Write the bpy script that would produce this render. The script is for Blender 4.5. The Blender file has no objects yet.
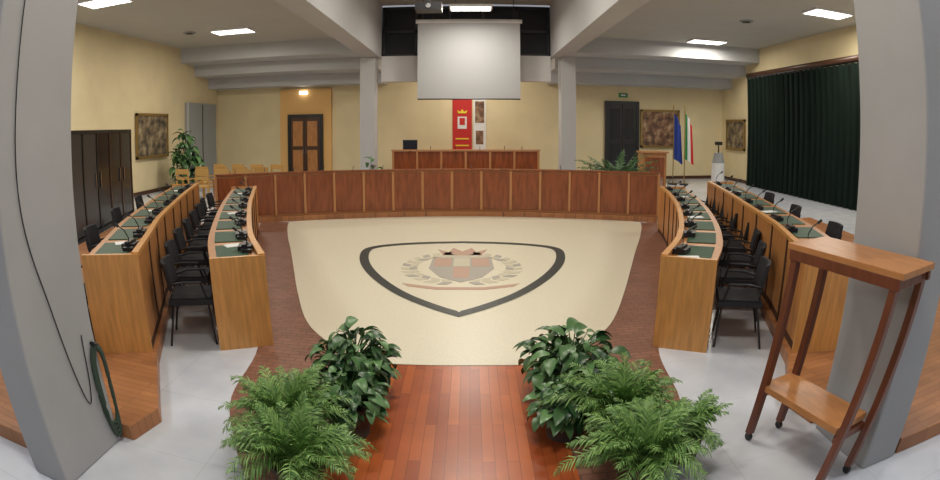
import bpy, math, random
from mathutils import Vector, Matrix
random.seed(7)
SC=bpy.context.scene
COL=bpy.context.collection
X0=-0.12
# ---------------------------------------------------------------- camera
F=535.0; CX=470.0; CY=158.0; P=math.radians(3.35); H=2.0
c=bpy.data.cameras.new("camera"); co=bpy.data.objects.new("camera",c); COL.objects.link(co); SC.camera=co
co.location=(0,0,H); co.rotation_euler=(math.radians(90)-P,0,0)
# fisheye lens: Cycles' stock 10.5 mm equisolid fisheye, sensor sized for the photo's focal length
c.type='PANO'; c.sensor_fit='HORIZONTAL'; c.sensor_width=10.5*940/F
c.shift_y=-(240-CY)/480
c.clip_start=0.05
SC.view_settings.view_transform='Standard'
# ---------------------------------------------------------------- materials
def nodes(name):
    m=bpy.data.materials.new(name); m.use_nodes=True
    nt=m.node_tree; return m,nt,nt.nodes["Principled BSDF"]
def N(nt,t,**k):
    n=nt.nodes.new(t)
    for a,b in k.items(): setattr(n,a,b)
    return n
def mat(name,col,rough=.5,metal=0,var=0.0,scale=8,bump=0,emit=None,es=1,stretch=None,spec=None):
    m,nt,b=nodes(name)
    b.inputs["Roughness"].default_value=rough; b.inputs["Metallic"].default_value=metal
    if spec is not None: b.inputs["Specular IOR Level"].default_value=spec
    b.inputs["Base Color"].default_value=(*col,1)
    if emit: 
        b.inputs["Emission Color"].default_value=(*emit,1); b.inputs["Emission Strength"].default_value=es
    if var>0 or bump>0:
        tc=N(nt,"ShaderNodeTexCoord"); mp=N(nt,"ShaderNodeMapping"); no=N(nt,"ShaderNodeTexNoise")
        if stretch: mp.inputs["Scale"].default_value=stretch
        no.inputs["Scale"].default_value=scale; no.inputs["Detail"].default_value=6
        nt.links.new(tc.outputs["Object"],mp.inputs[0]); nt.links.new(mp.outputs[0],no.inputs[0])
        if var>0:
            r=N(nt,"ShaderNodeValToRGB")
            r.color_ramp.elements[0].color=(*[x*(1-var) for x in col],1); r.color_ramp.elements[0].position=.3
            r.color_ramp.elements[1].color=(*[min(1,x*(1+var)) for x in col],1); r.color_ramp.elements[1].position=.7
            nt.links.new(no.outputs[0],r.inputs[0]); nt.links.new(r.outputs[0],b.inputs["Base Color"])
        if bump>0:
            bp=N(nt,"ShaderNodeBump"); bp.inputs["Strength"].default_value=bump; bp.inputs["Distance"].default_value=.02
            nt.links.new(no.outputs[0],bp.inputs["Height"]); nt.links.new(bp.outputs[0],b.inputs["Normal"])
    return m
def brickmat(name,c1,c2,mortar,scale,bw,bh,ms,rough,rot=0,offset=.5,varcol=True):
    m,nt,b=nodes(name); b.inputs["Roughness"].default_value=rough
    tc=N(nt,"ShaderNodeTexCoord"); mp=N(nt,"ShaderNodeMapping"); br=N(nt,"ShaderNodeTexBrick")
    mp.inputs["Rotation"].default_value=(0,0,rot)
    br.offset=offset
    br.inputs["Color1"].default_value=(*c1,1); br.inputs["Color2"].default_value=(*c2,1); br.inputs["Mortar"].default_value=(*mortar,1)
    br.inputs["Scale"].default_value=scale; br.inputs["Brick Width"].default_value=bw; br.inputs["Row Height"].default_value=bh; br.inputs["Mortar Size"].default_value=ms
    nt.links.new(tc.outputs["Object"],mp.inputs[0]); nt.links.new(mp.outputs[0],br.inputs[0])
    no=N(nt,"ShaderNodeTexNoise"); no.inputs["Scale"].default_value=3; no.inputs["Detail"].default_value=8
    nt.links.new(mp.outputs[0],no.inputs[0])
    mx=N(nt,"ShaderNodeMix",data_type='RGBA',blend_type='OVERLAY'); mx.inputs[0].default_value=.35
    nt.links.new(br.outputs[0],mx.inputs[6]); nt.links.new(no.outputs[0],mx.inputs[7]); nt.links.new(mx.outputs[2],b.inputs["Base Color"])
    return m
def leafmat(name,dark,light,rough=.45):
    m,nt,b=nodes(name); b.inputs["Roughness"].default_value=rough
    g=N(nt,"ShaderNodeNewGeometry"); r=N(nt,"ShaderNodeValToRGB")
    r.color_ramp.elements[0].color=(*dark,1); r.color_ramp.elements[1].color=(*light,1)
    nt.links.new(g.outputs["Random Per Island"],r.inputs[0]); nt.links.new(r.outputs[0],b.inputs["Base Color"])
    return m
M={}
M['wall']=mat("wall_paint_cream",(.76,.645,.40),.8,var=.05,scale=1.2)
M['ceil']=mat("ceiling_paint",(.48,.47,.43),.85,var=.03,scale=1)
M['beam']=mat("beam_paint",(.52,.53,.54),.8,var=.03,scale=1)
M['column']=mat("column_paint_grey",(.36,.36,.365),.75,var=.05,scale=2)
M['orange']=mat("wall_orange_lit",(.80,.48,.18),.8)  # warm light on the wall round the door, put into the base colour
M['marble']=brickmat("floor_terrazzo_white",(.62,.65,.71),(.59,.62,.68),(.53,.56,.61),1,.8,.8,.004,.2,offset=0)
M['cream']=mat("inlay_cream_terrazzo",(.74,.69,.54),.35,var=.06,scale=60,)
M['ring']=brickmat("border_brown_brick",(.27,.125,.080),(.21,.095,.060),(.15,.07,.05),1,.16,.07,.006,.45)
M['strip']=brickmat("parquet_red_wood",(.50,.125,.03),(.33,.07,.02),(.12,.03,.01),1,.9,.075,.0015,.28,rot=math.pi/2)
M['platform']=brickmat("platform_parquet",(.42,.18,.07),(.32,.13,.05),(.14,.06,.03),1,.6,.07,.002,.4)
M['gold']=mat("desk_wood_golden",(.60,.29,.085),.35,var=.18,scale=5,stretch=(6,6,.6))
M['wood']=mat("desk_wood_brown",(.46,.20,.065),.35,var=.25,scale=5,stretch=(5,5,.7))
M['panel']=mat("bench_panel_wood",(.25,.072,.026),.25,var=.3,scale=4,stretch=(4,4,.6))
M['panel2']=mat("bench_panel_frame",(.48,.22,.085),.4)
M['seam']=mat("seam_dark",(.06,.025,.012),.6)
M['pad']=mat("green_leather_pad",(.03,.075,.04),.55)
M['black']=mat("black_plastic",(.012,.012,.014),.4)
M['blackfab']=mat("black_fabric",(.014,.014,.018),.8,var=.2,scale=60)
M['metal']=mat("dark_steel",(.05,.05,.055),.35,metal=.7)
M['chrome']=mat("chrome",(.6,.6,.62),.2,metal=1)
M['white']=mat("white_matte",(.75,.75,.75),.7)
M['screen']=mat("projection_fabric",(.44,.45,.46),.8)
M['red']=mat("red_cloth",(.55,.03,.025),.8)
M['blue']=mat("blue_cloth",(.02,.05,.28),.8)
M['green']=mat("green_cloth",(.02,.25,.07),.8)
M['yellow']=mat("yellow_star",(.85,.65,.05),.7)
M['curtain']=mat("curtain_dark_green",(.0055,.013,.009),.9,var=.3,scale=3,stretch=(1,4,.3),spec=.2)
M['glass']=mat("dark_glass",(.012,.016,.024),.15)
M['paper']=mat("paper_white",(.8,.8,.78),.7)
M['greydoor']=mat("grey_panel_paint",(.33,.35,.35),.6)
M['smoke']=mat("smoked_panel",(.06,.065,.075),.3)
M['doorwood']=mat("door_dark_wood",(.07,.028,.013),.4)
M['yellowwood']=mat("beech_yellow",(.52,.30,.09),.45)
M['standtop']=mat("stand_light_wood",(.46,.20,.07),.35,var=.15,scale=5,stretch=(6,1,6))
M['standleg']=mat("stand_red_wood",(.15,.043,.02),.35,var=.2,scale=6,stretch=(5,5,.6))
M['inlay']=mat("inlay_dark_stone",(.045,.052,.048),.4,var=.25,scale=20)
M['crestred']=mat("inlay_crest_red",(.50,.32,.24),.5)
M['crestblue']=mat("inlay_crest_grey",(.40,.37,.32),.5)
M['crestolive']=mat("inlay_crest_olive",(.58,.53,.40),.5)
M['lamp']=mat("lamp_diffuser",(.9,.9,.9),.5,emit=(1,.98,.92),es=3)
M['rope']=mat("rope_dark_green",(.035,.06,.04),.8,bump=.5,scale=80)
M['soil']=mat("soil",(.03,.02,.012),.9)
M['pot']=mat("pot_dark_terracotta",(.06,.03,.02),.7)
M['leafA']=leafmat("leaf_dark_green",(.014,.06,.016),(.15,.30,.11),.35)
M['leafB']=leafmat("leaf_fern_green",(.05,.14,.025),(.26,.44,.12))
M['gilt']=mat("gilt_frame",(.30,.19,.06),.4,metal=.4)
def paintmat(name,a,b_,c_,sc):
    m,nt,b=nodes(name); tc=N(nt,"ShaderNodeTexCoord"); no=N(nt,"ShaderNodeTexNoise"); no.inputs["Scale"].default_value=sc; no.inputs["Detail"].default_value=8
    r=N(nt,"ShaderNodeValToRGB"); e=r.color_ramp.elements; e[0].color=(*a,1); e[0].position=.35; e[1].color=(*c_,1); e[1].position=.68
    x=r.color_ramp.elements.new(.52); x.color=(*b_,1)
    nt.links.new(tc.outputs["Object"],no.inputs[0]); nt.links.new(no.outputs[0],r.inputs[0]); nt.links.new(r.outputs[0],b.inputs["Base Color"]); b.inputs["Roughness"].default_value=.6
    return m
M['paintA']=paintmat("painting_dark_landscape",(.04,.035,.03),(.20,.15,.09),(.42,.33,.20),3.5)
M['paintB']=paintmat("painting_red_scene",(.05,.03,.02),(.22,.11,.06),(.45,.33,.20),4)
# ---------------------------------------------------------------- builder
class B:
    def __init__(s): s.v=[];s.f=[];s.m=[];s.sl=[]
    def mi(s,k):
        if k not in s.sl: s.sl.append(k)
        return s.sl.index(k)
    def add(s,vs,fs,k,Mx=None):
        o=len(s.v); i=s.mi(k)
        for v in vs:
            v=Vector(v); s.v.append(Mx@v if Mx else v)
        for f in fs: s.f.append([a+o for a in f]); s.m.append(i)
    def box(s,cx,cy,cz,sx,sy,sz,k,Mx=None,rz=0,taper=1):
        hx,hy,hz=sx/2,sy/2,sz/2
        R=Matrix.Translation((cx,cy,cz))@Matrix.Rotation(rz,4,'Z')
        if Mx: R=Mx@R
        t=taper
        vs=[(-hx,-hy,-hz),(hx,-hy,-hz),(hx,hy,-hz),(-hx,hy,-hz),(-hx*t,-hy*t,hz),(hx*t,-hy*t,hz),(hx*t,hy*t,hz),(-hx*t,hy*t,hz)]
        s.add(vs,[(0,3,2,1),(4,5,6,7),(0,1,5,4),(1,2,6,5),(2,3,7,6),(3,0,4,7)],k,R)
    def prism(s,pts,z0,z1,k,Mx=None):
        n=len(pts); a=sum(pts[i][0]*pts[(i+1)%n][1]-pts[(i+1)%n][0]*pts[i][1] for i in range(n))
        if a<0: pts=pts[::-1]
        vs=[(p[0],p[1],z0) for p in pts]+[(p[0],p[1],z1) for p in pts]
        fs=[tuple(range(n-1,-1,-1)),tuple(range(n,2*n))]+[(i,(i+1)%n,n+(i+1)%n,n+i) for i in range(n)]
        s.add(vs,fs,k,Mx)
    def tube(s,pts,r,k,seg=8,Mx=None,r2=None):
        pts=[Vector(p) for p in pts]; n=len(pts); vs=[];fs=[]
        for i,p in enumerate(pts):
            t=(pts[min(i+1,n-1)]-pts[max(i-1,0)]).normalized()
            u=t.cross(Vector((0,0,1)));  u=u if u.length>.05 else t.cross(Vector((1,0,0))); u.normalize(); w=t.cross(u)
            rr=r if r2 is None else r+(r2-r)*i/(n-1)
            for j in range(seg):
                a=2*math.pi*j/seg; vs.append(p+u*math.cos(a)*rr+w*math.sin(a)*rr)
        for i in range(n-1):
            for j in range(seg):
                a=i*seg+j;b=i*seg+(j+1)%seg; fs.append((a,b,b+seg,a+seg))
        fs.append(tuple(range(seg))); fs.append(tuple(range((n-1)*seg,n*seg))[::-1])
        s.add(vs,fs,k,Mx)
    def cyl(s,x,y,z0,z1,r,k,r2=None,seg=20,Mx=None):
        s.tube([(x,y,z0),(x,y,z1)],r,k,seg,Mx,r2)
    def ribbon(s,path,a,b,z0,z1,k):
        n=len(path); vs=[];fs=[]
        for p,nn in path:
            vs+=[(p+nn*a).to_3d()+Vector((0,0,z0)),(p+nn*b).to_3d()+Vector((0,0,z0)),(p+nn*b).to_3d()+Vector((0,0,z1)),(p+nn*a).to_3d()+Vector((0,0,z1))]
        for i in range(n-1):
            for j in range(4):
                q=i*4+j;w=i*4+(j+1)%4; fs.append((q,w,w+4,q+4))
        fs.append((3,2,1,0)); fs.append(tuple((n-1)*4+j for j in range(4)))
        s.add(vs,fs,k)
    def obj(s,name,loc=(0,0,0),rz=0,bevel=0,smooth=False,parent=None,fixn=True):
        me=bpy.data.meshes.new(name); me.from_pydata([tuple(v) for v in s.v],[],s.f)
        for k in s.sl: me.materials.append(M[k])
        me.polygons.foreach_set("material_index",s.m)
        if fixn:
            import bmesh
            bm=bmesh.new(); bm.from_mesh(me); bmesh.ops.recalc_face_normals(bm,faces=bm.faces); bm.to_mesh(me); bm.free()
        if smooth: me.polygons.foreach_set("use_smooth",[True]*len(me.polygons))
        o=bpy.data.objects.new(name,me); COL.objects.link(o); o.location=loc; o.rotation_euler=(0,0,rz)
        if bevel:
            md=o.modifiers.new("bevel","BEVEL"); md.width=bevel; md.segments=2; md.limit_method='ANGLE'
        if parent: o.parent=parent
        return o
def inst(o,name,loc,rz=0):
    n=bpy.data.objects.new(name,o.data); COL.objects.link(n); n.location=loc; n.rotation_euler=(0,0,rz)
    for md in o.modifiers:
        if md.type=='BEVEL':
            q=n.modifiers.new("bevel","BEVEL"); q.width=md.width; q.segments=2; q.limit_method='ANGLE'
    return n
def catmull(pts,n=14):
    pts=[Vector(p) for p in pts]; q=[2*pts[0]-pts[1]]+pts+[2*pts[-1]-pts[-2]]; out=[]
    for i in range(1,len(q)-2):
        for j in range(n):
            t=j/n; a,b,c_,d=q[i-1],q[i],q[i+1],q[i+2]
            out.append(.5*((2*b)+(c_-a)*t+(2*a-5*b+4*c_-d)*t*t+(3*b-a-3*c_+d)*t**3))
    out.append(pts[-1]); return out
def resample(pts,step):
    L=[0]
    for i in range(1,len(pts)): L.append(L[-1]+(pts[i]-pts[i-1]).length)
    n=max(2,round(L[-1]/step)); out=[]
    k=0
    for j in range(n+1):
        d=L[-1]*j/n
        while k<len(L)-2 and L[k+1]<d: k+=1
        t=(d-L[k])/max(1e-9,L[k+1]-L[k]); out.append(pts[k].lerp(pts[k+1],t))
    return out
def withn(pts,away):
    out=[]
    for i,p in enumerate(pts):
        t=(pts[min(i+1,len(pts)-1)]-pts[max(i-1,0)]).normalized(); n=Vector((-t.y,t.x))
        if n.dot(p-Vector(away))<0: n=-n
        out.append((p,n))
    return out
# ---------------------------------------------------------------- room shell
XL,XR,YB=-10.3,10.3,20.0
def simple(name,*a,k='wall',**kw):
    b=B(); b.box(*a,k); return b.obj(name,**kw)
simple("floor",0,8.4,-.1,21.4,23.6,.2,k='marble')
simple("wall_left",XL-.1,8.4,2.9,.2,23.4,5.8)
simple("wall_right",XR+.1,8.4,2.9,.2,23.4,5.8)
simple("wall_back",0,YB+.1,2.9,20.6,.2,5.8)
b=B(); b.box((XL-3.1)/2,8.4,5.0,-(XL+3.1),23.4,.2,'ceil'); b.box((XR+2.9)/2,8.4,5.0,(XR-2.9),23.4,.2,'ceil')
b.box(-.1,7.0,5.75,6.0,17.2,.2,'ceil'); b.box(-.1,17.9,5.0,6.0,4.2,.2,'ceil'); b.obj("ceiling")
for x in (-2.87,2.63):
    b=B(); b.box(x,7.1,4.85,.5,17.0,1.6,'beam'); b.obj("trim_1" if x<0 else "trim_2",bevel=.01)
for nm,xa,xb in (("trim_3",XL,-3.12),("trim_4",2.88,XR)):
    b=B()
    for y0,z0 in ((19.1,3.6),(17.9,4.0),(16.8,4.4)):
        b.box((xa+xb)/2,(y0+YB)/2,(z0+4.9)/2,xb-xa,YB-y0,4.9-z0,'beam')
    b.obj(nm)
b=B(); b.box(-.12,15.75,3.72,5.0,.3,.76,'white'); b.obj("trim_5")
b=B(); b.box(-.12,15.8,4.86,5.0,.06,1.5,'glass')
for x in (-2.6,-1.6,-.6,.4,1.4,2.36): b.box(x,15.74,4.86,.07,.1,1.5,'metal')
for z in (4.13,4.85,5.58): b.box(-.12,15.74,z,5.0,.1,.08,'metal')
b.obj("window_1")
for x in (-2.98,2.86):
    b=B(); b.box(x,15.55,2.02,.44,.5,4.05,'beam'); b.box(x,15.55,.06,.48,.54,.12,'beam'); b.obj("pillar",bevel=.01)
b=B(); b.box(-2.46,2.08,2.45,.32,.66,4.9,'column'); b.obj("column",bevel=.015)
b=B(); b.box(2.52,2.25,2.45,.32,.62,4.9,'column'); b.obj("column",bevel=.015)
simple("baseboard_back",0,YB-.015,.06,20.6,.03,.12,k='doorwood')
simple("baseboard_left",XL+.015,8.4,.06,.03,23,.12,k='doorwood')
simple("baseboard_right",XR-.015,8.4,.06,.03,23,.12,k='doorwood')
# ---------------------------------------------------------------- floor inlays
def mirror(pts): return [Vector((X0+p[0],p[1])) for p in pts]+[Vector((X0-p[0],p[1])) for p in pts[::-1]]
ro=catmull([(1.05,2.1),(1.4,2.7),(1.68,3.3),(1.84,4.3),(2.36,5.3),(2.9,6.5),(3.4,7.8),(3.85,9.2),(4.25,10.3),(4.35,10.7)],6)
b=B(); b.prism([tuple(p) for p in mirror(ro)],0.0,.006,'ring'); b.obj("floor_border_brown",fixn=False)
cr=catmull([(.75,4.12),(1.1,4.42),(1.55,5.0),(1.98,6.0),(2.40,7.1),(2.82,8.2),(3.22,9.2),(3.58,10.2),(3.72,10.7)],6)
arc=[(x,11.75-.07*x*x) for x in [3.6-i*.4 for i in range(10)]]
pc=[Vector((X0+p.x,p.y)) for p in cr]+[Vector((X0+x,y)) for x,y in arc]+[Vector((X0-x,y)) for x,y in arc[::-1]]+[Vector((X0-p.x,p.y)) for p in cr[::-1]]
b=B(); b.prism([tuple(p) for p in pc],.006,.012,'cream'); b.obj("floor_inlay_cream",fixn=False)
b=B(); b.box(X0,2.55,.009,1.5,3.16,.006,'strip'); b.obj("floor_strip_parquet")
half=catmull([(0,9.12),(.6,9.05),(1.15,8.88),(1.52,8.62),(1.62,8.25),(1.5,7.55),(1.2,6.8),(.78,6.1),(.35,5.62),(0,5.32)],6)
cen=Vector((0,7.3)); hn=[]
for i,p in enumerate(half):
    t=(half[min(i+1,len(half)-1)]-half[max(i-1,0)]).normalized(); n=Vector((t.y,-t.x))
    if n.dot(cen-p)<0:n=-n
    q=p+n*.14; q.x=max(q.x,0); hn.append(q)
hn[0]=Vector((0,9.12-.14)); hn[-1]=Vector((0,5.32+.2))
b=B()
for sgn in (1,-1):
    for i in range(len(half)-1):
        a,bb,c_,d=half[i],half[i+1],hn[i+1],hn[i]
        b.add([(X0+sgn*v.x,v.y,.016) for v in (a,bb,c_,d)],[(0,1,2,3) if sgn<0 else (3,2,1,0)],'inlay')
b.obj("shield_inlay",fixn=False)
b=B()
def flat(pts,k,z=.0165): b.prism([(X0+x,y) for x,y in pts],.012,z,k)
flat([(-.44,7.95),(.44,7.95),(.46,7.3),(.28,6.85),(0,6.62),(-.28,6.85),(-.46,7.3)],'crestblue')
flat([(-.40,7.9),(-.15,7.9),(-.15,7.42),(-.40,7.42)],'crestred',.018); flat([(.15,7.9),(.40,7.9),(.40,7.42),(.15,7.42)],'crestred',.018)
flat([(-.12,7.38),(.12,7.38),(.1,6.82),(-.1,6.82)],'crestred',.018); flat([(-.12,7.9),(.12,7.9),(.12,7.42),(-.12,7.42)],'crestolive',.018)
flat([(-.3,8.1),(.3,8.1),(.4,8.5),(.22,8.3),(.15,8.6),(0,8.35),(-.15,8.6),(-.22,8.3),(-.4,8.5)],'crestred')
flat([(-.3,8.0),(.3,8.0),(.3,8.07),(-.3,8.07)],'crestolive',.018)
for sgn in (-1,1):
    for i in range(12):
        a=math.radians(-82+i*13.5); cx_=sgn*(.74*math.cos(a)); cy_=7.4+.8*math.sin(a)
        for dd in (-.5,.6):
            an=a+math.pi/2+dd; dx_=math.cos(an)*.22*sgn; dy_=math.sin(an)*.22; nx,ny=-dy_*.3,dx_*.3
            flat([(cx_,cy_),(cx_+dx_*.5+nx,cy_+dy_*.5+ny),(cx_+dx_,cy_+dy_),(cx_+dx_*.5-nx,cy_+dy_*.5-ny)],'crestolive' if (i+(dd>0))%3 else 'crestblue')
flat([(-.75,6.55),(-.3,6.4),(.3,6.4),(.75,6.55),(.66,6.42),(.3,6.3),(-.3,6.3),(-.66,6.42)],'crestred')
b.obj("coat_of_arms_inlay",fixn=False)
# ---------------------------------------------------------------- platforms
def plat(name,pts,z):
    b=B(); b.prism(pts,0,z,'platform'); return b.obj(name,bevel=.008)
oL=[(-2.74,3.62),(-3.15,4.45),(-3.58,5.3),(-4.05,6.4),(-4.55,7.6),(-5.05,8.9)]
oR=[(2.78,3.6),(3.0,4.2),(3.3,5.0),(3.68,6.3),(4.12,7.8),(4.55,9.4)]
plat("side_platform",[(-2.14,2.75),(-2.2,2.44),(-2.65,2.44),(-2.65,1.93),(-6.0,1.78),(-6.3,4),(-6.6,6.8),(-7.4,9.6)]+[(x+.06,y) for x,y in oL[::-1]],.12)
plat("side_platform",[(2.32,2.95),(2.36,2.62),(2.71,2.62),(2.71,1.95),(6.0,1.78),(6.5,4),(7.5,9.8)]+[(x-.06,y) for x,y in oR[::-1]],.12)
# ---------------------------------------------------------------- desks
def desk_run(name,pts,z0,ht,depth,matk,away,unit=.72,endk='gold'):
    cv=resample(catmull(pts),.12); path=withn(cv,away)
    b=B(); zt=z0+ht
    b.ribbon(path,0,.035,z0,zt+.0,matk)
    b.ribbon(path,.035,depth,zt-.075,zt-.04,'wood')
    b.ribbon(path,-.012,.05,zt-.03,zt+.012,'gold')
    b.ribbon(path,-.004,.03,z0,z0+.07,'seam')
    for (p,n) in (path[0],path[-1]):
        t=Vector((-n.y,n.x)); a=math.atan2(n.y,n.x); m=p+n*(depth/2)
        b.box(m.x,m.y,z0+ht/2,depth+.02,.04,ht,endk,rz=a)
    us=resample(cv,unit); un=withn(us,away); seats=[]
    for p,n in un[1:-1]:
        a=math.atan2(n.y,n.x)
        q=p-n*.006; b.box(q.x,q.y,z0+ht/2,.016,.035,ht-.03,'seam',rz=a)
        q=p+n*depth*.5; b.box(q.x,q.y,z0+ht/2-.03,depth*.85,.025,ht-.08,'wood',rz=a)
    pads=B(); mics=B(); zt2=zt-.04
    for i in range(len(un)-1):
        p=(un[i][0]+un[i+1][0])/2; n=(un[i][1]+un[i+1][1]).normalized(); a=math.atan2(n.y,n.x); t=Vector((-n.y,n.x))
        seats.append((p,n))
        q=p+n*(depth*.55); pads.box(q.x,q.y,zt2+.005,depth*.62,unit*.78,.01,'pad',rz=a)
        q=p+n*.13+t*.05*(1 if i%2 else -1)
        mics.box(q.x,q.y,zt2+.032,.13,.17,.045,'black',rz=a+.2*(i%3-1))
        mics.box(q.x,q.y,zt2+.06,.05,.19,.03,'black',rz=a+.2*(i%3-1))
        w=q+t*.12
        mics.box(w.x,w.y,zt2+.025,.1,.1,.03,'black',rz=a)
        mics.tube([(w.x,w.y,zt2+.03),(w.x-n.x*.01,w.y-n.y*.01,zt2+.12),(w.x+n.x*.03,w.y+n.y*.03,zt2+.19),(w.x+n.x*.09,w.y+n.y*.09,zt2+.23)],.006,'black',6)
        mics.tube([(w.x+n.x*.08,w.y+n.y*.08,zt2+.22),(w.x+n.x*.12,w.y+n.y*.12,zt2+.25)],.014,'black',8)
        if i%3==0:
            w=q-t*.2+n*.1; mics.box(w.x,w.y,zt2+.012,.2,.14,.004,'paper',rz=a+.3)
    o=b.obj(name)
    pads.obj("pads",parent=o); mics.obj("microphone_units",parent=o)
    return path,un,seats
iR=[(1.70,4.38),(2.16,5.15),(2.62,6.2),(3.08,7.5),(3.45,8.8),(3.66,9.75)]
iL=[(-1.84,4.38),(-2.3,5.2),(-2.8,6.3),(-3.35,7.6),(-3.85,8.9),(-4.15,9.7)]
away=(X0,7)
runs=[]
runs.append((desk_run("curved_council_desk",iL,0,.88,.5,'wood',away),0,.5,1))
runs.append((desk_run("curved_council_desk",iR,0,.88,.5,'wood',away),0,.5,1))
runs.append((desk_run("curved_council_desk",oL,.12,.88,.52,'wood',away),.12,.52,2))
runs.append((desk_run("curved_council_desk",oR,.12,.88,.52,'wood',away),.12,.52,2))
# ---------------------------------------------------------------- chairs
def chair_mesh():
    b=B()
    b.box(0,0,.43,.46,.44,.05,'blackfab'); b.box(0,-.01,.46,.42,.40,.03,'blackfab')
    vs=[];fs=[]
    for i in range(9):
        t=-1+2*i/8; x=.215*t; y=.22-.05*t*t
        for z,dy in ((.54,0),(.66,.02),(.80,.05)):
            vs.append((x*(1-.08*(z>.78)),y+dy-.015,z)); vs.append((x*(1-.08*(z>.78)),y+dy+.02,z))
    def id(i,l,s): return i*6+l*2+s
    for i in range(8):
        for l in range(2):
            fs.append((id(i,l,0),id(i+1,l,0),id(i+1,l+1,0),id(i,l+1,0))); fs.append((id(i,l,1),id(i,l+1,1),id(i+1,l+1,1),id(i+1,l,1)))
        fs.append((id(i,0,0),id(i,0,1),id(i+1,0,1),id(i+1,0,0))); fs.append((id(i,2,0),id(i+1,2,0),id(i+1,2,1),id(i,2,1)))
    for i in (0,8):
        for l in range(2): fs.append((id(i,l,0),id(i,l+1,0),id(i,l+1,1),id(i,l,1)))
    b.add(vs,fs,'blackfab')
    for sx in (-1,1):
        b.tube([(sx*.21,-.2,0),(sx*.20,-.17,.42)],.012,'metal')
        b.tube([(sx*.22,.26,0),(sx*.20,.17,.42),(sx*.20,.2,.58),(sx*.19,.225,.7)],.012,'metal')
        b.tube([(sx*.21,.19,.6),(sx*.24,.05,.63),(sx*.24,-.12,.63),(sx*.21,-.17,.44)],.013,'black')
    b.tube([(-.2,-.17,.40),(.2,-.17,.40)],.011,'metal'); b.tube([(-.2,.17,.40),(.2,.17,.40)],.011,'metal')
    return b
proto=None
for (path,un,seats),z,dep,st in runs:
    for j,(p,n) in enumerate(seats):
        if st==2 and j%2: continue
        off=dep+.22+random.uniform(-.03,.04)
        q=p+n*off; rz=math.atan2(n.y,n.x)-math.pi/2+random.uniform(-.12,.12)
        if proto is None: proto=chair_mesh().obj("conference_chair",loc=(q.x,q.y,z),rz=rz,bevel=.01)
        else: inst(proto,"conference_chair",(q.x,q.y,z),rz)
inst(proto,"conference_chair",(-3.52,3.12,.12),1.0)
# ---------------------------------------------------------------- back bench row
def rowpt(x): return Vector((X0+x,11.95-.066*x*x))
pts=[rowpt(-5.2+i*.0935) for i in range(101)]
cv=resample(pts,.12); path=withn(cv,(X0,0))
b=B()
b.ribbon(path,-.14,1.5,0,.11,'platform')
b.ribbon(path,.0,.03,.11,1.03,'panel2')
b.ribbon(path,-.04,.1,1.02,1.055,'panel')
b.ribbon(path,.03,.65,.86,.90,'panel')
us=resample(cv,.66); un=withn(us,(X0,0))
for i in range(len(un)-1):
    a0,a1=un[i][0],un[i+1][0]; p=(a0+a1)/2; n=(un[i][1]+un[i+1][1]).normalized(); w=(a1-a0).length
    rz=math.atan2(n.y,n.x)-math.pi/2
    q=p-n*.016; b.box(q.x,q.y,.57,w-.07,.03,.82,'panel',rz=rz)
for p,n in un:
    rz=math.atan2(n.y,n.x)-math.pi/2
    q=p-n*.022; b.box(q.x,q.y,.57,.05,.055,.9,'panel2',rz=rz)
    q=p+n*.34; b.box(q.x,q.y,.49,.03,.6,.76,'panel',rz=rz)
row=b.obj("curved_bench_row")
b=B()
for i in range(len(un)-1):
    p=(un[i][0]+un[i+1][0])/2; n=un[i][1]; q=p+n*.2; w=q+Vector((.12,0))
    b.box(q.x,q.y,.93,.2,.14,.05,'black'); b.tube([(w.x,w.y,.9),(w.x,w.y+.02,1.05),(w.x,w.y+.1,1.13)],.007,'black',6)
b.obj("microphone_units",parent=row)
# ---------------------------------------------------------------- stage and head table
b=B(); b.box(X0+.06,16.9,.2,5.1,6.1,.4,'platform'); b.box(X0+.06,13.7,.1,5.1,.3,.2,'platform'); b.obj("stage_platform")
b=B()
n=6
for i in range(n):
    x=X0-2.05+4.1*(i+.5)/n; b.box(x,15.0-.0,.88,4.1/n-.05,.04,.86,'panel'); 
for i in range(n+1): b.box(X0-2.05+4.1*i/n,14.98,.88,.06,.07,.92,'panel2')
b.box(X0,15.0,1.34,4.2,.12,.04,'panel2'); b.box(X0,15.3,1.14,4.1,.6,.04,'panel'); b.box(X0-2.05,15.3,.78,.04,.6,.76,'panel'); b.box(X0+2.05,15.3,.78,.04,.6,.76,'panel')
b.obj("head_table")
b=B(); b.box(0,0,.3,.42,.04,.32,'black'); b.box(0,.03,.12,.06,.03,.2,'black'); b.box(0,.03,.01,.24,.18,.02,'black'); b.box(0,-.022,.3,.38,.005,.28,'glass'); b.obj("computer_monitor",loc=(X0-1.6,15.3,1.165))
b=B()
for x in (-1.0,-.3,.4,1.1,1.6): b.box(X0+x,15.2,1.185,.12,.1,.04,'black'); b.tube([(X0+x,15.2,1.2),(X0+x,15.2,1.38),(X0+x,15.12,1.45)],.008,'black',6)
b.obj("gooseneck_microphones")
for x in (-1.2,-.5,.2,.9,1.5): inst(proto,"conference_chair",(X0+x,16.0,.4),0)
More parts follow.
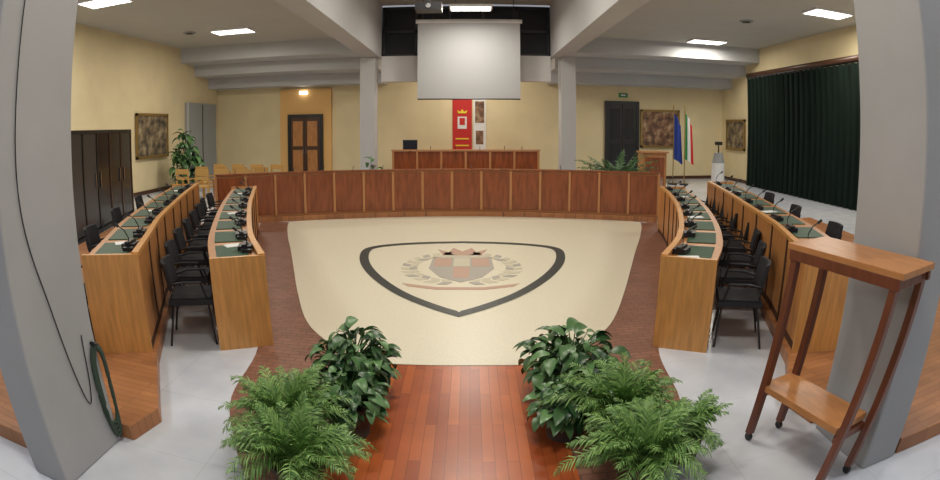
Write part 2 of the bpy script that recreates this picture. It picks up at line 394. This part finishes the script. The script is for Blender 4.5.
# ---------------------------------------------------------------- projection screen + projector
b=B(); b.box(X0+.09,14.8,3.85,2.86,.02,2.15,'screen'); b.tube([(X0-1.4,14.8,4.97),(X0+1.58,14.8,4.97)],.06,'white',12); b.tube([(X0-1.34,14.8,2.77),(X0+1.52,14.8,2.77)],.02,'metal',8)
for x in (-1.2,1.35): b.box(X0+x,14.8,5.31,.02,.02,.62,'metal')
b.obj("projection_screen")
b=B(); b.box(0,0,0,.50,.36,.15,'black'); b.tube([(0,-.17,0),(.0,-.2,0)],.05,'chrome',12); b.cyl(0,0,.06,1.34,.025,'metal'); b.box(0,0,1.34,.2,.2,.02,'metal'); b.obj("ceiling_projector",loc=(-.78,10.0,4.28))
# ---------------------------------------------------------------- banners/wall items
b=B(); b.box(-.29,YB-.03,2.1,.72,.03,1.95,'red'); b.box(-.29,YB-.05,2.15,.34,.02,.45,'white'); b.box(-.29,YB-.065,2.2,.2,.01,.26,'red'); b.prism([(-.44,0),(-.14,0),(-.1,.12),(-.22,.06),(-.29,.16),(-.36,.06),(-.48,.12)],0,.012,'yellow',Mx=Matrix.Translation((0,YB-.05,2.5))@Matrix.Rotation(math.pi/2,4,'X')); b.box(-.29,YB-.05,1.55,.5,.02,.05,'yellow'); b.box(-.29,YB-.05,1.3,.5,.02,.05,'yellow'); b.box(-.29,YB-.05,3.09,.8,.05,.04,'yellow')
b.obj("red_banner")
b=B(); b.box(.36,YB-.03,2.1,.46,.03,1.95,'paper'); b.box(.36,YB-.05,2.55,.34,.01,.8,'paintB'); b.box(.36,YB-.04,3.09,.5,.04,.04,'gilt'); b.box(.36,YB-.05,1.6,.28,.01,.5,'paintB'); b.obj("heraldic_tapestry")
def door(name,x,w,h,k='doorwood',glass=False,y=YB-.055):
    b=B()
    b.box(x-w/2-.06,y,h/2,.12,.1,h,'black'); b.box(x+w/2+.06,y,h/2,.12,.1,h,'black'); b.box(x,y,h+.06,w+.24,.1,.12,'black')
    for s in (-1,1):
        cx_=x+s*w/4
        b.box(cx_,y,h/2,w/2-.02,.05,h,k)
        for zc,hh in ((h*.28,h*.4),(h*.74,h*.4)): b.box(cx_,y-.035,zc,w/2-.2,.02,hh,'glass' if glass else 'wood')
        b.tube([(x+s*.05,y-.07,1.0),(x+s*.05,y-.07,1.2)],.015,'chrome')
    return b.obj(name)
simple("trim_6",-6.35,YB-.06,1.75,2.1,.12,3.5,k='orange')
door("door_1",-6.33,1.2,2.4,y=YB-.18)
door("door_2",5.85,1.15,2.9,k='black',glass=True)
b=B(); b.box(-6.4,YB-.2,3.35,.3,.12,.12,'lamp'); b.obj("wall_lamp")
b=B(); b.box(0,0,0,.35,.04,.16,'green'); b.box(0,-.022,0,.2,.005,.06,'white'); b.obj("exit_sign",loc=(5.9,YB-.03,3.25))
def picture(name,cx_,cy_,cz_,w,h,k,rz):
    b=B(); b.box(0,0,0,w,.03,h,k)
    for s in (-1,1): b.box(s*w/2,-.01,0,.08,.06,h+.08,'gilt'); b.box(0,-.01,s*h/2,w+.08,.06,.08,'gilt')
    return b.obj(name,loc=(cx_,cy_,cz_),rz=rz)
picture("framed_painting",7.45,YB-.05,1.98,1.6,1.4,'paintB',0)
picture("framed_painting",XR-.05,18.7,1.8,1.5,1.1,'paintA',-math.pi/2)
picture("framed_painting",XL+.05,14.9,1.85,1.9,1.35,'paintA',math.pi/2)
# dark glazed cabinet on the left
b=B(); A=Vector((-6.95,7.1)); Bv=Vector((-8.15,10.8)); dv=(Bv-A); Lc=dv.length; ac=math.atan2(dv.y,dv.x)
MC=Matrix.Translation((A.x,A.y,0))@Matrix.Rotation(ac,4,'Z')
b.box(Lc/2,.3,1.02,Lc,.56,2.04,'black',Mx=MC)
for i in range(5):
    w=Lc/5; b.box(w*(i+.5),.005,1.05,w-.08,.03,1.86,'smoke' if i<2 else 'glass',Mx=MC); b.box(w*(i+.5)+.25*(1 if i%2 else -1),-.025,1.05,.03,.03,.3,'chrome',Mx=MC)
for i in range(6): b.box(Lc*i/5,0,1.02,.06,.05,2.04,'doorwood' if i>2 else 'black',Mx=MC)
for z in (.05,2.02): b.box(Lc/2,0,z,Lc,.06,.07,'black',Mx=MC)
b.obj("display_cabinet")
b=B(); b.box(XL+.07,18.4,1.5,.12,2.4,3.0,'greydoor'); b.box(XL+.14,17.22,1.5,.04,.06,3.0,'beam'); b.box(XL+.14,18.4,1.5,.02,.03,2.9,'metal'); b.obj("door_3")
# curtain
b=B(); vs=[];fs=[];nn=260
for i in range(nn+1):
    y=10.5+6.6*i/nn; x=9.95+.07*math.sin(i*.55)+.02*math.sin(i*1.7)
    vs+=[(x,y,.02),(x+.01*math.sin(i),y,2.0),(x,y,3.82)]
for i in range(nn):
    for l in range(2): a=i*3+l; fs.append((a,a+3,a+4,a+1))
b.add(vs,fs,'curtain'); b.tube([(9.97,10.4,3.86),(9.97,17.2,3.86)],.03,'metal')
b.box(9.97,13.8,3.95,.12,6.8,.14,'doorwood'); b.obj("stage_curtain",smooth=True,fixn=False)
def flag(name,x,y,ks):
    b=B(); b.cyl(0,0,0,.05,.17,'metal'); b.cyl(0,0,.05,2.75,.018,'gilt'); b.cyl(0,0,2.75,2.88,.035,'gilt',r2=.004)
    nst=12; wid=.5
    for i in range(nst):
        k=ks[int(i*len(ks)/nst)]
        x0=-.02+wid*i/nst; x1=-.02+wid*(i+1)/nst
        def yy(t): return .06*math.sin(t*9)
        t0,t1=i/nst,(i+1)/nst
        b.add([(x0*.8,yy(t0),.95-.25*t0),(x1*.8,yy(t1),.95-.25*t1),(x1*.6,yy(t1),2.65-.55*t1),(x0*.6,yy(t0),2.65-.55*t0),
               (x0*.8,yy(t0)+.02,.95-.25*t0),(x1*.8,yy(t1)+.02,.95-.25*t1),(x1*.6,yy(t1)+.02,2.65-.55*t1),(x0*.6,yy(t0)+.02,2.65-.55*t0)],[(0,1,2,3),(7,6,5,4),(0,4,5,1),(3,2,6,7)],k)
    return b.obj(name,loc=(x,y,0),fixn=False)
flag("european_flag",7.25,18.0,['blue','blue','blue'])
flag("italian_flag",7.62,17.8,['green','white','red'])
b=B(); b.box(0,0,.65,.75,.5,1.26,'wood'); b.box(0,-.03,1.3,.85,.6,.05,'panel2',); b.box(0,-.26,.65,.6,.02,1.0,'panel'); b.box(0,0,.04,.8,.55,.08,'panel'); b.obj("wooden_lectern",loc=(5.35,15.0,0),bevel=.008)
b=B(); b.cyl(0,0,0,.06,.3,'white'); b.cyl(0,0,.06,1.0,.22,'white',r2=.2); b.cyl(0,0,1.0,1.3,.2,'greydoor',r2=.13); b.cyl(0,0,1.3,1.55,.02,'metal'); b.box(0,0,1.58,.2,.14,.1,'black'); b.obj("av_stand",loc=(7.4,14.6,0),smooth=False)  # white cylindrical AV stand with a black unit on top
def wchair():
    b=B(); b.box(0,0,.45,.46,.44,.04,'yellowwood')
    for sx in (-1,1):
        b.box(sx*.2,-.19,.22,.04,.04,.44,'yellowwood'); b.box(sx*.2,.2,.46,.04,.04,.92,'yellowwood')
        b.box(sx*.23,0,.65,.04,.42,.03,'yellowwood'); b.box(sx*.23,-.19,.54,.04,.04,.2,'yellowwood')
    b.box(0,.2,.86,.4,.03,.14,'yellowwood'); b.box(0,.2,.68,.4,.02,.08,'yellowwood')
    return b
wp=None
for r in range(3):
    for i in range(4):
        x,y=-7.9+i*.66+r*.12,13.2+r*1.0
        if wp is None: wp=wchair().obj("wooden_armchair",loc=(x,y,0),rz=math.pi)
        else: inst(wp,"wooden_armchair",(x,y,0),math.pi-.1*r)
for i in range(2): inst(proto,"conference_chair",(-4.6+.7*i,14.3,0),math.pi)
# ---------------------------------------------------------------- stand in right foreground
cx_,cy_=2.03,2.30; ld=Vector((.2,-.98)); wd=Vector((.98,.2))
def sp(l,w): v=Vector((cx_,cy_))+ld*l+wd*w; return v
ang=math.atan2(ld.y,ld.x)
tl,tw=.12,.045
b=B()
v=sp(tl,tw); b.box(v.x,v.y,1.345,.88,.37,.035,'standtop',rz=ang)
for w in (-.17,.17): v=sp(tl,w+tw); b.box(v.x,v.y,1.298,.84,.03,.06,'standleg',rz=ang)
v=sp(0,0); b.box(v.x,v.y,.42,.72,.30,.045,'standtop',rz=ang)
for l in (-.36,.36):
    for w in (-.145,.145):
        f=sp(l,w); t=sp(l*1.06+tl,w*1.05+tw)
        h=.024; vs=[]
        for (q,z) in ((f,.06),(t,1.33)):
            for a_,c_ in ((-h,-h),(h,-h),(h,h),(-h,h)): k_=q+ld*a_+wd*c_; vs.append((k_.x,k_.y,z))
        b.add(vs,[(3,2,1,0),(4,5,6,7),(0,1,5,4),(1,2,6,5),(2,3,7,6),(3,0,4,7)],'standleg')
        b.tube([(f.x-wd.x*.012,f.y-wd.y*.012,.03),(f.x+wd.x*.012,f.y+wd.y*.012,.03)],.03,'black',14)
    v=sp(l,0); b.box(v.x,v.y,.36,.03,.28,.05,'standleg',rz=ang); v=sp(l*1.06+tl,tw); b.box(v.x,v.y,1.29,.03,.32,.06,'standleg',rz=ang)
b.obj("wooden_trolley_stand",bevel=.003)
# rope coil and wall cable on the left column
b=B()
for k in range(4):
    pts=[]
    for i in range(41):
        a=2*math.pi*i/40; pts.append((-2.275-.003*k+.006*math.sin(3*a),2.38+(.06+.006*k)*math.sin(a),.38+(.32-.012*k)*math.cos(a)+.02*k))
    b.tube(pts,.012,'rope',8)
b.tube([(-2.298,2.36,.74),(-2.24,2.36,.74)],.012,'metal'); b.obj("rope_coil",smooth=True)
b=B(); b.tube([tuple(p) for p in catmull([(-2.293,1.9,4.88),(-2.293,1.92,2.7),(-2.293,1.91,1.68),(-2.293,2.05,1.05),(-2.293,2.18,.42),(-2.293,2.25,.5),(-2.293,2.28,.82)],8)],.004,'black',6); b.obj("hanging_cable")
# ---------------------------------------------------------------- plants
def broad(name,loc,h,rad,nl,leaf,k='leafA',pot=True,wide=.32,potr=.15):
    b=B()
    if pot:
        b.cyl(0,0,0,.22,potr*.8,'pot',r2=potr); b.cyl(0,0,.2,.24,potr*1.08,'pot'); b.cyl(0,0,.235,.245,potr*.95,'soil')
    for i in range(nl):
        az=random.uniform(0,2*math.pi); rr=rad*random.uniform(.1,1)**.7; hh=.18+(h-.18)*random.uniform(.05,1)*(1-.45*(rr/rad)**2)
        d=Vector((math.cos(az),math.sin(az),0)); s0=d*.04+Vector((0,0,.22)); tip0=d*rr*.75+Vector((0,0,hh))
        mid=d*rr*.3+Vector((0,0,.22+(hh-.22)*.65))
        b.tube([s0,mid,tip0],.004,k,4)
        L=leaf*random.uniform(.6,1.25); az2=az+random.uniform(-1.1,1.1); d2=Vector((math.cos(az2),math.sin(az2),0)); sd=Vector((-d2.y,d2.x,0))
        el=random.uniform(-.4,.9); n=6; vs=[];fs=[]; p=tip0.copy(); roll=random.uniform(-.5,.5)
        for j in range(n+1):
            t=j/n; wv=L*wide*math.sin(math.pi*min(1,t*.92+.08))**.8*(1-.35*t)*.9+.001 if t<1 else .001
            e=el-1.3*t; 
            if j: p=p+(d2*math.cos(e)+Vector((0,0,math.sin(e))))*L/n
            up=Vector((0,0,1))*wv
            vs+=[p-sd*wv+up*(.35+roll),p.copy(),p+sd*wv+up*(.35-roll)]
        for j in range(n):
            a=j*3; fs+=[(a,a+1,a+4,a+3),(a+1,a+2,a+5,a+4)]
        b.add(vs,fs,k)
    return b.obj(name,loc=loc,fixn=False,smooth=True)
def fern(name,loc,h,rad,nf,k='leafB',pot=True,llen=.11,lw=.0065,pairs=26,potr=.15):
    b=B()
    if pot:
        b.cyl(0,0,0,.2,potr*.8,'pot',r2=potr); b.cyl(0,0,.18,.22,potr*1.08,'pot'); b.cyl(0,0,.215,.225,potr*.95,'soil')
    for i in range(nf):
        az=2*math.pi*i/nf+random.uniform(-.4,.4); q=random.uniform(.05,1)
        d=Vector((math.cos(az),math.sin(az),0)); sd=Vector((-d.y,d.x,0))
        L=math.hypot(rad*q,h)*random.uniform(.7,1.15); el=math.radians(88-42*q); bend=math.radians(35+80*q)
        p=Vector((0,0,.2))+d*.03; pts=[p.copy()]; n=pairs
        wob=random.uniform(-.35,.35)
        for j in range(n):
            e=el-bend*(j/n)**1.3; p=p+(d*math.cos(e)+sd*wob*(j/n)+Vector((0,0,math.sin(e))))*L/n; pts.append(p.copy())
        b.tube(pts[::3]+[pts[-1]],.0035,k,4,r2=.0012)
        for j in range(4,n+1):
            t=j/n; ll=llen*math.sin(math.pi*(t*.75+.18))*random.uniform(.7,1.25)
            tg=(pts[j]-pts[j-1]).normalized()
            for s in (-1,1):
                dv=(sd*s*.7+tg*.75+Vector((0,0,.35-.7*random.random()))).normalized(); o=pts[j]; w=tg*lw
                m1=o+dv*ll*.5; tp=o+dv*ll+Vector((0,0,-ll*.3))
                b.add([o-w*.4,o+w*.4,m1+w,m1-w,tp],[(0,1,2,3),(3,2,4)],k)
    return b.obj(name,loc=loc,fixn=False)
broad("potted_peace_lily",(-.84,3.5,.012),.58,.36,210,.145)
broad("potted_peace_lily",(-.78,3.0,.012),.46,.27,150,.13)
fern("potted_fern",(-1.12,2.72,.006),.38,.38,70)
fern("potted_fern",(-.94,2.32,.006),.36,.36,66)
broad("potted_peace_lily",(.74,3.55,.012),.56,.42,210,.155)
broad("potted_peace_lily",(.62,3.0,.012),.42,.28,140,.13)
fern("potted_fern",(.94,2.85,.006),.40,.40,70)
fern("potted_fern",(.95,2.36,.006),.34,.42,70)
fern("potted_fern",(1.30,2.58,.006),.24,.28,36,llen=.08,potr=.12)
broad("potted_rubber_tree",(-9.2,15.4,0),2.1,.55,190,.34,potr=.25)
fern("potted_palm",(3.95,13.9,0),1.35,.7,34,'leafA',llen=.25,lw=.02,potr=.22)
broad("potted_rubber_tree",(-2.45,13.3,0),1.3,.28,60,.2)
# ---------------------------------------------------------------- ceiling lights
def light(x,y,z,pw,fx=1.2,fy=.6,col=(1,.93,.81),rods=0):
    b=B(); b.box(0,0,-.03,fx+.08,fy+.08,.06,'white'); b.box(0,0,-.065,fx,fy,.012,'lamp')
    for i in range(1,4): b.box(-fx/2+fx*i/4,0,-.08,.015,fy,.02,'chrome')
    if rods:
        for s in (-1,1): b.box(s*fx*.4,0,rods/2,.015,.015,rods,'metal')
    o=b.obj("ceiling_light",loc=(x,y,z))
    l=bpy.data.lights.new("lamp_light","AREA"); l.shape='RECTANGLE'; l.size=fx; l.size_y=fy; l.energy=pw; l.color=col
    lo=bpy.data.objects.new("lamp_light",l); COL.objects.link(lo); lo.parent=o; lo.location=(0,0,-.12)
PW=96
for x,y in ((-6.9,14.25),(-7.94,9.25),(8.58,10.35),(7.73,16.0)): light(x,y,4.9,PW*1.2)
for x,y in ((-6.9,4.5),(6.9,4.5),(-5,1),(5,1)): light(x,y,4.9,PW*.7,col=(.97,.97,1))  # unseen extra fixtures, added to light the near side bays with a cool tint
light(.02,13.4,5.08,PW*.9,fx=1.0,fy=.5,rods=.56)
for x,y in ((0,9),(0,5),(0,1)): light(x,y,5.65,PW*1.02)  # unseen fixtures added to brighten the centre of the hall
light(0,18,4.9,100);  # unseen fixture added because the area behind the header would be dark
for x,y,z in ((-6.3,9.3,4.9),(-8.3,14,4.9),(7.3,12.5,4.9),(1.6,12.5,5.65),(5.1,8.8,4.9)):
    b=B(); b.cyl(0,0,-.03,0,.2,'greydoor'); b.cyl(0,0,-.05,-.03,.12,'metal'); b.obj("ceiling_vent",loc=(x,y,z))
w=bpy.data.worlds.new("world"); SC.world=w; w.use_nodes=True
w.node_tree.nodes["Background"].inputs[0].default_value=(.88,.92,1,1); w.node_tree.nodes["Background"].inputs[1].default_value=.33
